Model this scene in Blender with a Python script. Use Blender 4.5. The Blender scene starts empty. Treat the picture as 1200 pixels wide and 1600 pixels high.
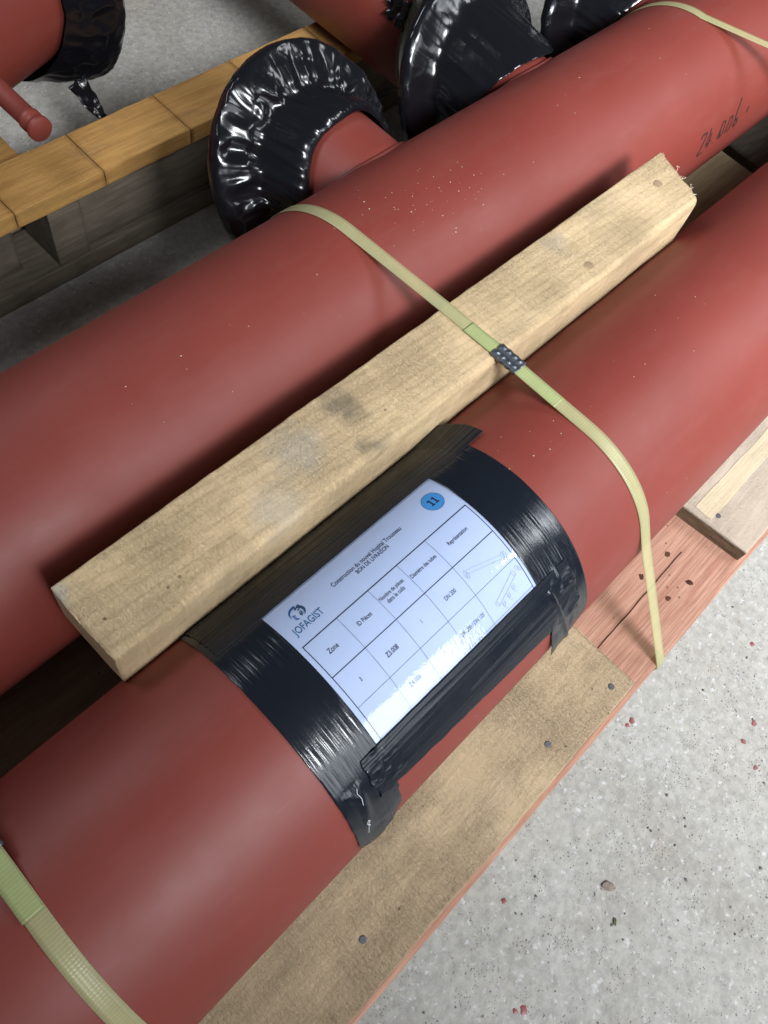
import bpy, bmesh, math, random
from mathutils import Vector, Matrix, noise
PI = math.pi
rad = math.radians
random.seed(7)
scene = bpy.context.scene
C = scene.collection
ZO = 0.2545                      # height of the pipe axes above the floor
R = 0.1095                       # pipe radius
Y2 = 0.2827                      # axis of the rear pipe (front pipe: y = 0)

# ------------------------------------------------------------------ camera
cd = bpy.data.cameras.new('camera')
cam = bpy.data.objects.new('camera', cd); C.objects.link(cam)
cols = ((0.69824459, -0.69882902, 0.15521756), (0.58278884, 0.68083861, 0.44363945), (-0.41570623, -0.21930978, 0.88266163))
m = Matrix.Identity(4)
for j in range(3):
    for i in range(3):
        m[i][j] = cols[j][i]
m.translation = (0.0, -0.08101718, 0.6583409 + ZO)
cam.matrix_world = m
cd.sensor_fit = 'AUTO'; cd.sensor_width = 36.0
cd.lens = 1257.24 / 1600.0 * 36.0
cd.clip_start = 0.01; cd.clip_end = 100
scene.camera = cam

# ------------------------------------------------------------------ world, lamps, exposure
w = bpy.data.worlds.new('World'); scene.world = w; w.use_nodes = True
bg = w.node_tree.nodes['Background']
bg.inputs[0].default_value = (0.72, 0.84, 1.0, 1); bg.inputs[1].default_value = 0.078

def area(name, loc, target, sx, sy, power, col, spread=180):
    l = bpy.data.lights.new(name, 'AREA'); l.shape = 'RECTANGLE'; l.size = sx; l.size_y = sy
    l.energy = power; l.color = col; l.spread = rad(spread)
    o = bpy.data.objects.new(name, l); C.objects.link(o)
    o.location = loc
    o.rotation_euler = (Vector(target) - Vector(loc)).to_track_quat('-Z', 'Y').to_euler()
    return o
area('skylight', (0.05, -1.55, 1.98), (1.30, -0.05, 0.2), 0.75, 0.5, 24, (0.92, 0.96, 1.0), 72)
area('doorway_light', (0.72, -2.0, 1.34), (0.72, 0.0, 0.25), 0.9, 1.1, 17, (0.86, 0.93, 1.0), 180)
area('side_light', (2.2, -1.15, 2.1), (1.25, -0.2, 0.2), 1.1, 0.8, 8, (0.90, 0.95, 1.0), 70)
area('back_lamp', (-0.35, 2.0, 2.1), (0.75, 1.25, 0.0), 0.8, 0.8, 11, (0.90, 0.95, 1.0), 100)

scene.view_settings.view_transform = 'Standard'
scene.view_settings.look = 'None'
scene.view_settings.gamma = 1.0
scene.view_settings.exposure = 0.0
scene.view_settings.use_curve_mapping = False

# ------------------------------------------------------------------ material helpers
def new_mat(name):
    mt = bpy.data.materials.new(name); mt.use_nodes = True
    nt = mt.node_tree
    return mt, nt, nt.nodes['Principled BSDF']
def N(nt, typ, **kw):
    n = nt.nodes.new(typ)
    for k, v in kw.items():
        setattr(n, k, v)
    return n
def L(nt, a, b): nt.links.new(a, b)
def coords(nt, kind='Object', scale=(1, 1, 1), loc=(0, 0, 0)):
    tc = N(nt, 'ShaderNodeTexCoord'); mp = N(nt, 'ShaderNodeMapping')
    mp.inputs['Scale'].default_value = scale; mp.inputs['Location'].default_value = loc
    L(nt, tc.outputs[kind], mp.inputs[0]); return mp.outputs[0]
def noise_tex(nt, vec, scale, detail=4, rough=0.55, dist=0.0):
    n = N(nt, 'ShaderNodeTexNoise'); n.inputs['Scale'].default_value = scale; n.inputs['Detail'].default_value = detail
    n.inputs['Roughness'].default_value = rough; n.inputs['Distortion'].default_value = dist
    L(nt, vec, n.inputs['Vector']); return n.outputs['Fac']
def ramp(nt, fac, stops):
    r = N(nt, 'ShaderNodeValToRGB'); e = r.color_ramp.elements
    while len(e) < len(stops): e.new(0.5)
    for i, (p, c) in enumerate(stops):
        e[i].position = p; e[i].color = (c, c, c, 1) if isinstance(c, (int, float)) else (*c, 1)
    L(nt, fac, r.inputs[0]); return r.outputs[0]
def mix(nt, fac, a, b, mode='MIX'):
    n = N(nt, 'ShaderNodeMix', data_type='RGBA', blend_type=mode)
    for sock, v in ((n.inputs[0], fac), (n.inputs[6], a), (n.inputs[7], b)):
        if isinstance(v, (int, float)): sock.default_value = v
        elif isinstance(v, tuple): sock.default_value = (*v, 1)
        else: L(nt, v, sock)
    return n.outputs[2]
def math_n(nt, op, a, b=0.0):
    n = N(nt, 'ShaderNodeMath', operation=op)
    for s, v in ((n.inputs[0], a), (n.inputs[1], b)):
        if isinstance(v, (int, float)): s.default_value = v
        else: L(nt, v, s)
    return n.outputs[0]
def bump(nt, h, dist, strength=1.0, prev=None):
    b = N(nt, 'ShaderNodeBump'); b.inputs['Distance'].default_value = dist; b.inputs['Strength'].default_value = strength
    L(nt, h, b.inputs['Height'])
    if prev is not None: L(nt, prev, b.inputs['Normal'])
    return b.outputs[0]

def mat_pipe(name, seed=0, rough=0.52):
    mt, nt, p = new_mat(name)
    v = coords(nt, 'Object', (1, 1, 1), (seed, seed * 2.1, 0))
    big = noise_tex(nt, v, 5, 5, 0.6)
    col = ramp(nt, big, [(0.3, (0.182, 0.032, 0.0225)), (0.7, (0.212, 0.039, 0.028))])
    # dry dust film and pale specks
    dv = coords(nt, 'Object', (3, 9, 9), (seed + 3, 0, 0))
    dust = ramp(nt, noise_tex(nt, dv, 3, 6, 0.7), [(0.50, 0.0), (0.80, 0.05)])
    col = mix(nt, dust, col, (0.42, 0.30, 0.27))
    vo = N(nt, 'ShaderNodeTexVoronoi'); vo.inputs['Scale'].default_value = 55; L(nt, v, vo.inputs['Vector'])
    sp = ramp(nt, vo.outputs['Distance'], [(0.035, 1.0), (0.055, 0.0)])
    gate = ramp(nt, noise_tex(nt, v, 6, 2), [(0.60, 0.0), (0.66, 1.0)])
    col = mix(nt, math_n(nt, 'MULTIPLY', math_n(nt, 'MULTIPLY', sp, gate), 0.4), col, (0.5, 0.38, 0.33))
    # long thin scuffs
    sv = coords(nt, 'Object', (3, 60, 60), (seed, 1, 5))
    sc = ramp(nt, noise_tex(nt, sv, 2.0, 3, 0.5, 0.4), [(0.70, 0.0), (0.78, 0.05)])
    col = mix(nt, sc, col, (0.40, 0.16, 0.14))
    for rot, off in ((0.5, 0.0), (-0.9, 7.0)):
        tc = N(nt, 'ShaderNodeTexCoord'); mp = N(nt, 'ShaderNodeMapping'); mp.inputs['Rotation'].default_value = (rot * 0.4, 0.3, rot); mp.inputs['Scale'].default_value = (9, 420, 9); mp.inputs['Location'].default_value = (off + seed, 0, 0)
        L(nt, tc.outputs['Object'], mp.inputs[0])
        hs = ramp(nt, noise_tex(nt, mp.outputs[0], 1.0, 2, 0.4), [(0.80, 0.0), (0.83, 0.10)])
        col = mix(nt, hs, col, (0.48, 0.26, 0.23))
    L(nt, col, p.inputs['Base Color'])
    rg = ramp(nt, noise_tex(nt, v, 14, 5, 0.65), [(0.25, rough - 0.06), (0.75, rough + 0.08)])
    L(nt, rg, p.inputs['Roughness'])
    p.inputs['Specular IOR Level'].default_value = 0.42
    n1 = bump(nt, noise_tex(nt, v, 700, 2), 0.00006, 0.6)
    n2 = bump(nt, noise_tex(nt, v, 22, 3), 0.0006, 0.35, n1)
    L(nt, n2, p.inputs['Normal'])
    return mt

def mat_wood(name, light, dark, axis='X', fuzz=1.0, stain=(0.22, 0.2, 0.18), stain_amt=0.5, ring=1.0, seed=0.0, grain=1.0, saw=1.0, across=0.0, spots=()):
    mt, nt, p = new_mat(name)
    def sc(a, b):
        return (a, b, b) if axis == 'X' else (b, a, b)
    v = coords(nt, 'Object', (1, 1, 1), (seed, seed * 1.7, seed * 0.6))
    g1 = noise_tex(nt, coords(nt, 'Object', sc(2.2, 26), (seed, seed, 0)), 4, 6, 0.6, 0.6)
    g2 = noise_tex(nt, coords(nt, 'Object', sc(6, 160), (seed, seed, 2)), 3, 4, 0.6)
    col = ramp(nt, g1, [(0.25, dark), (0.55, light), (0.85, tuple(min(1, c * 1.13) for c in light))])
    col = mix(nt, math_n(nt, 'MULTIPLY', ramp(nt, g2, [(0.35, 1.0), (0.6, 0.0)]), 0.35 * grain), col, tuple(c * 0.62 for c in dark))
    if ring:   # cathedral figure
        wv = N(nt, 'ShaderNodeTexWave', wave_type='RINGS', rings_direction='Z' if axis == 'X' else 'Z')
        wv.inputs['Scale'].default_value = 9; wv.inputs['Distortion'].default_value = 4.5; wv.inputs['Detail'].default_value = 3; wv.inputs['Detail Scale'].default_value = 1.5
        L(nt, coords(nt, 'Object', sc(0.55, 5.0), (seed * 0.3 - 0.4, -0.6 + seed * 0.1, 0.2)), wv.inputs['Vector'])
        col = mix(nt, math_n(nt, 'MULTIPLY', ramp(nt, wv.outputs['Fac'], [(0.0, 1.0), (0.3, 0.0)]), 0.30 * ring), col, tuple(c * 0.75 for c in dark))
    st = ramp(nt, noise_tex(nt, coords(nt, 'Object', sc(1.0, 2.2), (seed + 5, 0, 0)), 9, 6, 0.68), [(0.55, 0.0), (0.72, 1.0)])
    col = mix(nt, math_n(nt, 'MULTIPLY', st, stain_amt), col, stain)
    # little dark specks
    vo = N(nt, 'ShaderNodeTexVoronoi'); vo.inputs['Scale'].default_value = 70; L(nt, v, vo.inputs['Vector'])
    sp = ramp(nt, vo.outputs['Distance'], [(0.07, 1.0), (0.12, 0.0)])
    gate = ramp(nt, noise_tex(nt, v, 20, 3), [(0.56, 0.0), (0.62, 1.0)])
    col = mix(nt, math_n(nt, 'MULTIPLY', math_n(nt, 'MULTIPLY', sp, gate), 0.7), col, (0.05, 0.035, 0.025))
    # crosswise saw marks
    sm = noise_tex(nt, coords(nt, 'Object', sc(120, 9), (seed, 3, 0)), 2, 3, 0.5, 0.3)
    smc = ramp(nt, sm, [(0.4, 0.0), (0.7, 1.0)])
    col = mix(nt, math_n(nt, 'MULTIPLY', smc, 0.16 * saw), col, tuple(min(1, c * 1.35) for c in light))
    fg = ramp(nt, noise_tex(nt, coords(nt, 'Object', sc(1, 1.6), (seed + 9, 0, 0)), 11, 4, 0.6), [(0.36, 0.30), (0.66, 1.0)])
    for (px, py, pr_, pc, pk) in spots:
        tcn = N(nt, 'ShaderNodeTexCoord'); dn = N(nt, 'ShaderNodeVectorMath', operation='DISTANCE')
        L(nt, mix(nt, 0.03, tcn.outputs['Object'], N_color(nt, tcn.outputs['Object'], 60)), dn.inputs[0]); dn.inputs[1].default_value = (px + 0.014, py + 0.014, 0.0585 + 0.014)
        col = mix(nt, math_n(nt, 'MULTIPLY', ramp(nt, dn.outputs['Value'], [(pr_ * 0.35, pk), (pr_, 0.0)]), 1.0), col, pc)
    if across:
        fz = noise_tex(nt, coords(nt, 'Object', sc(340, 70), (seed, 0, 1)), 1.6, 4, 0.7, 0.8)
        col = mix(nt, math_n(nt, 'MULTIPLY', math_n(nt, 'MULTIPLY', ramp(nt, fz, [(0.33, 1.0), (0.52, 0.0)]), fg), across), col, tuple(c * 0.5 for c in dark))
    L(nt, col, p.inputs['Base Color'])
    p.inputs['Roughness'].default_value = 0.85
    p.inputs['Specular IOR Level'].default_value = 0.25
    f1 = noise_tex(nt, coords(nt, 'Object', sc(330, 170), (seed, 0, 0)), 1.5, 6, 0.75, 0.7)
    b1 = bump(nt, math_n(nt, 'MULTIPLY', f1, fg), 0.0022 * fuzz, 1.0)
    b2 = bump(nt, g2, 0.0008, 0.7 * grain, b1)
    b3 = bump(nt, sm, 0.0008, 0.6 * saw, b2)
    L(nt, b3, p.inputs['Normal'])
    return mt

def mat_plain(name, col, rough=0.5, metal=0.0, spec=0.5, bscale=0, bdist=0.0, var=0.0):
    mt, nt, p = new_mat(name)
    p.inputs['Base Color'].default_value = (*col, 1); p.inputs['Roughness'].default_value = rough
    p.inputs['Metallic'].default_value = metal; p.inputs['Specular IOR Level'].default_value = spec
    v = coords(nt, 'Object')
    if var:
        c = ramp(nt, noise_tex(nt, v, 60, 4, 0.6), [(0.3, tuple(x * (1 - var) for x in col)), (0.7, tuple(min(1, x * (1 + var)) for x in col))])
        L(nt, c, p.inputs['Base Color'])
    if bscale:
        L(nt, bump(nt, noise_tex(nt, v, bscale, 4), bdist, 1.0), p.inputs['Normal'])
    return mt

def mat_concrete():
    mt, nt, p = new_mat('concrete')
    v = coords(nt, 'Object')
    base = ramp(nt, noise_tex(nt, v, 7, 7, 0.62), [(0.25, (0.295, 0.277, 0.243)), (0.5, (0.368, 0.352, 0.320)), (0.78, (0.415, 0.404, 0.374))])
    blot = ramp(nt, noise_tex(nt, v, 2.2, 5, 0.6), [(0.4, 0.0), (0.7, 0.55)])
    col = mix(nt, blot, base, (0.36, 0.33, 0.28))
    st2 = ramp(nt, noise_tex(nt, coords(nt, 'Object', (1, 1, 1), (3, 8, 0)), 26, 5, 0.65, 0.8), [(0.56, 0.0), (0.74, 0.5)])
    col = mix(nt, st2, col, (0.34, 0.30, 0.245))
    mott = ramp(nt, noise_tex(nt, v, 95, 5, 0.7), [(0.35, 0.75), (0.62, 1.12)])
    col = mix(nt, 0.8, col, mott, 'MULTIPLY')
    pale = ramp(nt, noise_tex(nt, v, 160, 3, 0.6), [(0.60, 0.0), (0.70, 0.6)])
    col = mix(nt, pale, col, (0.60, 0.605, 0.61))
    h = None
    for sc, lo, hi, g, c in ((150, 0.10, 0.17, 0.53, (0.10, 0.09, 0.08)), (62, 0.06, 0.10, 0.56, (0.055, 0.05, 0.045)), (330, 0.14, 0.24, 0.50, (0.17, 0.155, 0.14))):
        vo = N(nt, 'ShaderNodeTexVoronoi'); vo.inputs['Scale'].default_value = sc
        L(nt, mix(nt, 0.012, v, N_color(nt, v, 40)), vo.inputs['Vector'])
        s = ramp(nt, vo.outputs['Distance'], [(lo, 1.0), (hi, 0.0)])
        gate = ramp(nt, noise_tex(nt, v, sc * 0.16, 3, 0.6), [(g, 0.0), (g + 0.07, 1.0)])
        k = math_n(nt, 'MULTIPLY', s, gate)
        col = mix(nt, math_n(nt, 'MULTIPLY', k, 0.65), col, c)
        h = k if h is None else math_n(nt, 'ADD', h, k)
    L(nt, col, p.inputs['Base Color'])
    p.inputs['Roughness'].default_value = 0.82
    p.inputs['Specular IOR Level'].default_value = 0.3
    b1 = bump(nt, noise_tex(nt, v, 110, 6, 0.7), 0.0014, 0.7)
    b2 = bump(nt, math_n(nt, 'MULTIPLY', h, -1.0), 0.0012, 0.8, b1)
    L(nt, b2, p.inputs['Normal'])
    return mt
def N_color(nt, vec, scale):
    n = N(nt, 'ShaderNodeTexNoise'); n.inputs['Scale'].default_value = scale; n.inputs['Detail'].default_value = 2
    L(nt, vec, n.inputs['Vector']); return n.outputs['Color']

def mat_tape(name, ribs=1.0, along='t', r0=0.13, r1=0.24, spec=0.5):
    mt, nt, p = new_mat(name)
    p.inputs['Base Color'].default_value = (0.008, 0.0105, 0.016, 1)  # bluish cast put into the black for the blue it reflects
    p.inputs['Specular IOR Level'].default_value = spec
    sc = (330, 10, 1) if along == 't' else (9, 260, 1)
    rib = noise_tex(nt, coords(nt, 'UV', sc), 1.0, 3, 0.6, 0.15)
    b1 = bump(nt, ramp(nt, rib, [(0.38, 0.0), (0.62, 1.0)]), 0.00012 * ribs, 1.0)
    wv = noise_tex(nt, coords(nt, 'UV', (1, 1, 1)), 900, 2, 0.5)
    b2 = bump(nt, wv, 0.00007, 0.7, b1)
    wr = noise_tex(nt, coords(nt, 'UV', (1, 1, 1)), 30, 4, 0.6)
    b3 = bump(nt, wr, 0.0006, 0.5, b2)
    L(nt, b3, p.inputs['Normal'])
    L(nt, ramp(nt, wr, [(0.3, r0), (0.7, r1)]), p.inputs['Roughness'])
    return mt

def mat_bag():
    mt, nt, p = new_mat('black_plastic_film')
    p.inputs['Base Color'].default_value = (0.006, 0.006, 0.008, 1)
    p.inputs['Roughness'].default_value = 0.19
    p.inputs['Specular IOR Level'].default_value = 0.4
    v = coords(nt, 'Object')
    b1 = bump(nt, noise_tex(nt, v, 16, 3, 0.5, 1.0), 0.003, 0.5)
    vo = N(nt, 'ShaderNodeTexVoronoi'); vo.inputs['Scale'].default_value = 30
    L(nt, mix(nt, 0.05, v, N_color(nt, v, 16)), vo.inputs['Vector'])
    b2 = bump(nt, vo.outputs['Distance'], 0.006, 0.22, b1)
    L(nt, b2, p.inputs['Normal'])
    return mt

def mat_film():
    mt, nt, p = new_mat('clear_film')
    nt.nodes.remove(p)
    out = nt.nodes['Material Output']
    tr = N(nt, 'ShaderNodeBsdfTransparent'); gl = N(nt, 'ShaderNodeBsdfGlossy'); gl.inputs['Roughness'].default_value = 0.06
    fr = N(nt, 'ShaderNodeLayerWeight')
    u = coords(nt, 'UV', (1, 1, 1))
    b = bump(nt, noise_tex(nt, u, 26, 5, 0.62, 0.6), 0.0005, 1.0)
    L(nt, b, gl.inputs['Normal']); L(nt, b, fr.inputs['Normal'])
    mx = N(nt, 'ShaderNodeMixShader'); L(nt, math_n(nt, 'ADD', math_n(nt, 'MULTIPLY', math_n(nt, 'POWER', fr.outputs['Facing'], 5.0), 0.91), 0.09), mx.inputs[0]); L(nt, tr.outputs[0], mx.inputs[1]); L(nt, gl.outputs[0], mx.inputs[2])
    L(nt, mx.outputs[0], out.inputs[0])
    return mt

def mat_strap(name, col, alpha):
    mt, nt, p = new_mat(name)
    out = nt.nodes['Material Output']
    u = coords(nt, 'UV', (1, 1, 1))
    wv = N(nt, 'ShaderNodeTexWave', wave_type='BANDS', bands_direction='X'); wv.inputs['Scale'].default_value = 130; wv.inputs['Distortion'].default_value = 1.2
    L(nt, u, wv.inputs['Vector'])
    wy = N(nt, 'ShaderNodeTexWave', wave_type='BANDS', bands_direction='Y'); wy.inputs['Scale'].default_value = 110; wy.inputs['Distortion'].default_value = 0.6
    L(nt, u, wy.inputs['Vector'])
    c = ramp(nt, wv.outputs['Fac'], [(0.2, tuple(x * 0.90 for x in col)), (0.8, col)])
    c = mix(nt, ramp(nt, noise_tex(nt, u, 60, 4), [(0.4, 0.0), (0.75, 0.35)]), c, tuple(x * 0.7 for x in col))
    L(nt, c, p.inputs['Base Color'])
    p.inputs['Roughness'].default_value = 0.32
    b = bump(nt, wv.outputs['Fac'], 0.00015, 0.5)
    b = bump(nt, wy.outputs['Fac'], 0.0001, 0.5, b)
    L(nt, b, p.inputs['Normal'])
    tr = N(nt, 'ShaderNodeBsdfTransparent'); tr.inputs[0].default_value = (0.92, 0.97, 0.80, 1)
    mx = N(nt, 'ShaderNodeMixShader'); mx.inputs[0].default_value = alpha
    L(nt, tr.outputs[0], mx.inputs[1]); L(nt, p.outputs[0], mx.inputs[2]); L(nt, mx.outputs[0], out.inputs[0])
    return mt

M = {
    'pipe_front': mat_pipe('oxide_red_paint', 0.0), 'pipe_rear': mat_pipe('oxide_red_paint_rear', 4.0, 0.52), 'pipe_far': mat_pipe('oxide_red_paint_far', 9.0),
    'concrete': mat_concrete(),
    'timber': mat_wood('sawn_spruce', (0.66, 0.485, 0.285), (0.60, 0.43, 0.24), 'X', 2.1, (0.52, 0.40, 0.27), 0.22, 1.5, 0.0, 0.4, 1.6, 0.20, [(-0.101, 0.0154, 0.022, (0.14, 0.125, 0.10), .6), (-0.106, -0.0276, 0.014, (0.14, 0.125, 0.10), .55), (-0.155, 0.008, 0.03, (0.46, 0.42, 0.36), .5), (0.18, 0.022, 0.02, (0.36, 0.32, 0.26), .4), (-0.36, 0.025, 0.018, (0.50, 0.48, 0.43), .6), (-0.2, -0.02, 0.03, (0.42, 0.40, 0.36), .4)]),
    'tan': mat_wood('weathered_plank', (0.51, 0.385, 0.24), (0.44, 0.325, 0.20), 'X', 2.1, (0.38, 0.30, 0.22), 0.30, 0.4, 3.0, 0.45, 0.9, 0.55),
    'pale': mat_wood('pale_plank', (0.46, 0.375, 0.295), (0.39, 0.315, 0.245), 'X', 1.2, (0.30, 0.24, 0.21), 0.5, 0.2, 6.0, 0.5, 0.4),
    'pink': mat_wood('reddish_larch', (0.43, 0.235, 0.165), (0.33, 0.15, 0.10), 'X', 0.25, (0.55, 0.40, 0.28), 0.3, 0.0, 8.0, 1.6, 0.2),
    'brown': mat_wood('bark_brown_endgrain', (0.19, 0.125, 0.075), (0.09, 0.057, 0.034), 'Y', 1.3, (0.2, 0.15, 0.10), 0.4, 0.0, 2.0, 1.4, 0.3),
    'orange': mat_wood('varnished_deck', (0.54, 0.30, 0.095), (0.40, 0.20, 0.06), 'X', 0.9, (0.24, 0.14, 0.07), 0.7, 0.5, 11.0, 0.8, 0.4),
    'greywood': mat_wood('grey_block', (0.17, 0.14, 0.105), (0.10, 0.08, 0.06), 'X', 0.6, (0.08, 0.07, 0.055), 0.6, 1.2, 14.0, 1.0, 0.3),
    'dullwood': mat_wood('dull_brown_plank', (0.50, 0.37, 0.21), (0.37, 0.26, 0.145), 'X', 0.6, (0.15, 0.12, 0.09), 0.4, 0.4, 17.0, 0.8, 0.4),
    'tape': mat_tape('duct_tape', 1.0, 't'), 'tape_long': mat_tape('duct_tape_lengthwise', 0.10, 's', 0.22, 0.36, 0.30),
    'bag': mat_bag(), 'film': mat_film(),
    'paper': mat_plain('paper', (0.44, 0.525, 0.74), 0.6, 0, 0.3, 0, 0, 0.02),  # white sheet; blue of the reflected sky painted into its colour
    'ink': mat_plain('ink', (0.012, 0.018, 0.045), 0.5, 0, 0.3),
    'ink_grey': mat_plain('drawing_grey', (0.22, 0.24, 0.33), 0.5, 0, 0.3),
    'logo_blue': mat_plain('logo_blue', (0.018, 0.095, 0.30), 0.5, 0, 0.3),
    'logo_slate': mat_plain('logo_slate', (0.025, 0.06, 0.13), 0.5, 0, 0.3),
    'logo_teal': mat_plain('logo_teal', (0.02, 0.13, 0.27), 0.5, 0, 0.3),
    'disc_blue': mat_plain('disc_blue', (0.055, 0.27, 0.62), 0.5, 0, 0.3),
    'strap': mat_strap('strap_film', (0.60, 0.55, 0.31), 0.50), 'tail': mat_strap('strap_overlap', (0.46, 0.50, 0.23), 0.72),
    'steel': mat_plain('galvanised_steel', (0.16, 0.175, 0.20), 0.38, 0.85, 0.5, 500, 0.0003, 0.3),
    'nail': mat_plain('nail_steel', (0.10, 0.10, 0.11), 0.6, 0.5, 0.5, 900, 0.0005, 0.3),
    'inside': mat_plain('bare_steel_inside', (0.30, 0.29, 0.245), 0.7, 0.0, 0.3, 40, 0.001, 0.15),
    'marker': mat_plain('marker_black', (0.02, 0.016, 0.018), 0.6),
    'hole': mat_plain('rust_stain', (0.065, 0.026, 0.015), 0.9, 0, 0.2, 800, 0.0006, 0.5),
    'drop': mat_plain('paint_drop', (0.20, 0.045, 0.045), 0.4, 0, 0.5, 0, 0, 0.2),
    'leaf': mat_plain('dry_leaf', (0.22, 0.18, 0.145), 0.9, 0, 0.2, 300, 0.001, 0.3),
    'moss': mat_plain('green_bit', (0.10, 0.115, 0.035), 0.9, 0, 0.2, 300, 0.001, 0.3),
    'grit': mat_plain('grit', (0.16, 0.145, 0.125), 0.9, 0, 0.2, 0, 0, 0.4),
    'sawdust': mat_plain('sawdust', (0.66, 0.52, 0.36), 0.9, 0, 0.2),
    'splinter': mat_plain('wood_fibre', (0.68, 0.58, 0.40), 0.8, 0, 0.2),
    'thread': mat_plain('white_thread', (0.62, 0.62, 0.64), 0.6),
}

# ------------------------------------------------------------------ object helpers (z measured from the pipe axes)
def empty(name, label, cat, loc=(0, 0, -ZO), group=None):
    o = bpy.data.objects.new(name, None); C.objects.link(o); o.empty_display_size = 0.05
    o.location = (loc[0], loc[1], loc[2] + ZO)
    o['label'] = label; o['category'] = cat
    if group: o['group'] = group
    return o
def tag(o, label, cat, group=None):
    o['label'] = label; o['category'] = cat
    if group: o['group'] = group
    return o
def mesh_obj(name, verts, faces, mat, parent=None, uvs=None, smooth=True, origin=None):
    """verts in world space relative to the pipe-axis level; object origin at `origin`."""
    if origin is None: origin = (0, 0, 0)
    me = bpy.data.meshes.new(name)
    off = Vector(origin)
    me.from_pydata([tuple(Vector(v) - off) for v in verts], [], faces)
    if uvs is not None:
        ul = me.uv_layers.new(name='UVMap')
        for lp in me.loops: ul.data[lp.index].uv = uvs[lp.vertex_index]
    if smooth:
        for p in me.polygons: p.use_smooth = True
    me.materials.append(M[mat] if isinstance(mat, str) else mat)
    me.update()
    o = bpy.data.objects.new(name, me); C.objects.link(o)
    o.location = (off.x, off.y, off.z + ZO)
    if parent is not None:
        o.parent = parent; o.matrix_parent_inverse = world_inv(parent)
    return o
def world_inv(o):
    mw = Matrix.Translation(o.location)
    if o.parent is not None: mw = world_of(o.parent) @ o.matrix_parent_inverse @ mw
    return mw.inverted()
def world_of(o):
    mw = Matrix.Translation(o.location)
    if o.parent is not None: mw = world_of(o.parent) @ o.matrix_parent_inverse @ mw
    return mw
def grid(nu, nv, fn, close_u=False, close_v=False):
    vs = [fn(i, j) for i in range(nu) for j in range(nv)]
    fs = []
    for i in range(nu - (0 if close_u else 1)):
        for j in range(nv - (0 if close_v else 1)):
            a, b = i, (i + 1) % nu; c, d = j, (j + 1) % nv
            fs.append((a * nv + c, b * nv + c, b * nv + d, a * nv + d))
    return vs, fs
def fix_normals(o):
    bm = bmesh.new(); bm.from_mesh(o.data); bmesh.ops.recalc_face_normals(bm, faces=bm.faces); bm.to_mesh(o.data); bm.free()
    return o

def nz(x, y, z): return noise.noise(Vector((x, y, z)))

def plank(name, x0, x1, y0, y1, z0, z1, mat, parent=None, amp=0.0006, rn=0.002, rf=0.002, nx=None, seed=0.0, skew0=0.0, skew1=0.0, axis='X', rough_end=0.0015):
    """Sawn plank along X (or Y): rounded arrises, uneven faces, ragged sawn ends. rn / rf: radius of the near and far top edge."""
    if axis == 'Y': x0, x1, y0, y1 = y0, y1, x0, x1
    sec = []
    def arc(cy, cz, r, a0, a1, n=4):
        for k in range(n + 1):
            a = rad(a0 + (a1 - a0) * k / n); sec.append((cy + r * math.cos(a), cz + r * math.sin(a)))
    def seg(a, b, n):
        for k in range(1, n): sec.append((a[0] + (b[0] - a[0]) * k / n, a[1] + (b[1] - a[1]) * k / n))
    s = 0.0015
    arc(y0 + rn, z1 - rn, rn, 180, 90); seg((y0 + rn, z1), (y1 - rf, z1), 9)
    arc(y1 - rf, z1 - rf, rf, 90, 0); seg((y1, z1 - rf), (y1, z0 + s), 4)
    arc(y1 - s, z0 + s, s, 0, -90, 2); seg((y1 - s, z0), (y0 + s, z0), 4)
    arc(y0 + s, z0 + s, s, -90, -180, 2); seg((y0, z0 + s), (y0, z1 - rn), 4)
    nv = len(sec); Lx = x1 - x0
    nx = nx or max(6, int(Lx / 0.008))
    cy, cz = (y0 + y1) / 2, (z0 + z1) / 2
    vs = []
    def P(x, y, z): return (x, y, z) if axis == 'X' else (y, x, z)
    for i in range(nx + 1):
        t = i / nx
        for (y, z) in sec:
            f = (y - y0) / (y1 - y0)
            xa = x0 + skew0 * f; xb = x1 + skew1 * f
            x = xa + (xb - xa) * t
            if i in (0, nx): x += rough_end * nz(y * 160, z * 160, seed + i)
            d = amp * (nz(x * 18 + seed, y * 40, z * 40) + 0.6 * nz(x * 70 + seed, y * 120, z * 120))
            vy, vz = y - cy, z - cz; ln = max(1e-6, math.hypot(vy, vz))
            yy = y + d * vy / ln
            vs.append(P(x, yy, min(z1, z + d * vz / ln * 0.8)))
    fs = []
    for i in range(nx):
        for j in range(nv):
            k = (j + 1) % nv
            fs.append((i * nv + j, i * nv + k, (i + 1) * nv + k, (i + 1) * nv + j))
    fs.append(tuple(range(nv))); fs.append(tuple(nx * nv + j for j in reversed(range(nv))))
    o = mesh_obj(name, vs, fs, mat, parent, origin=P((x0 + x1) / 2, cy, z0) if parent is None else None)
    fix_normals(o)
    for p in o.data.polygons:
        if len(p.vertices) > 4: p.use_smooth = False
    return o

def tube(pts, r, n=8, cap=True):
    vs, fs = [], []
    pts = [Vector(p) for p in pts]
    up = Vector((0.13, 0.31, 0.94))
    for i, p in enumerate(pts):
        t = (pts[min(i + 1, len(pts) - 1)] - pts[max(i - 1, 0)]).normalized()
        a = t.cross(up).normalized(); b = a.cross(t)
        rr = r(i / (len(pts) - 1)) if callable(r) else r
        for k in range(n):
            th = 2 * PI * k / n; vs.append(p + a * math.cos(th) * rr + b * math.sin(th) * rr)
    for i in range(len(pts) - 1):
        for k in range(n):
            q = (k + 1) % n; fs.append((i * n + k, i * n + q, (i + 1) * n + q, (i + 1) * n + k))
    if cap:
        fs.append(tuple(reversed(range(n)))); fs.append(tuple((len(pts) - 1) * n + k for k in range(n)))
    return vs, fs

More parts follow.
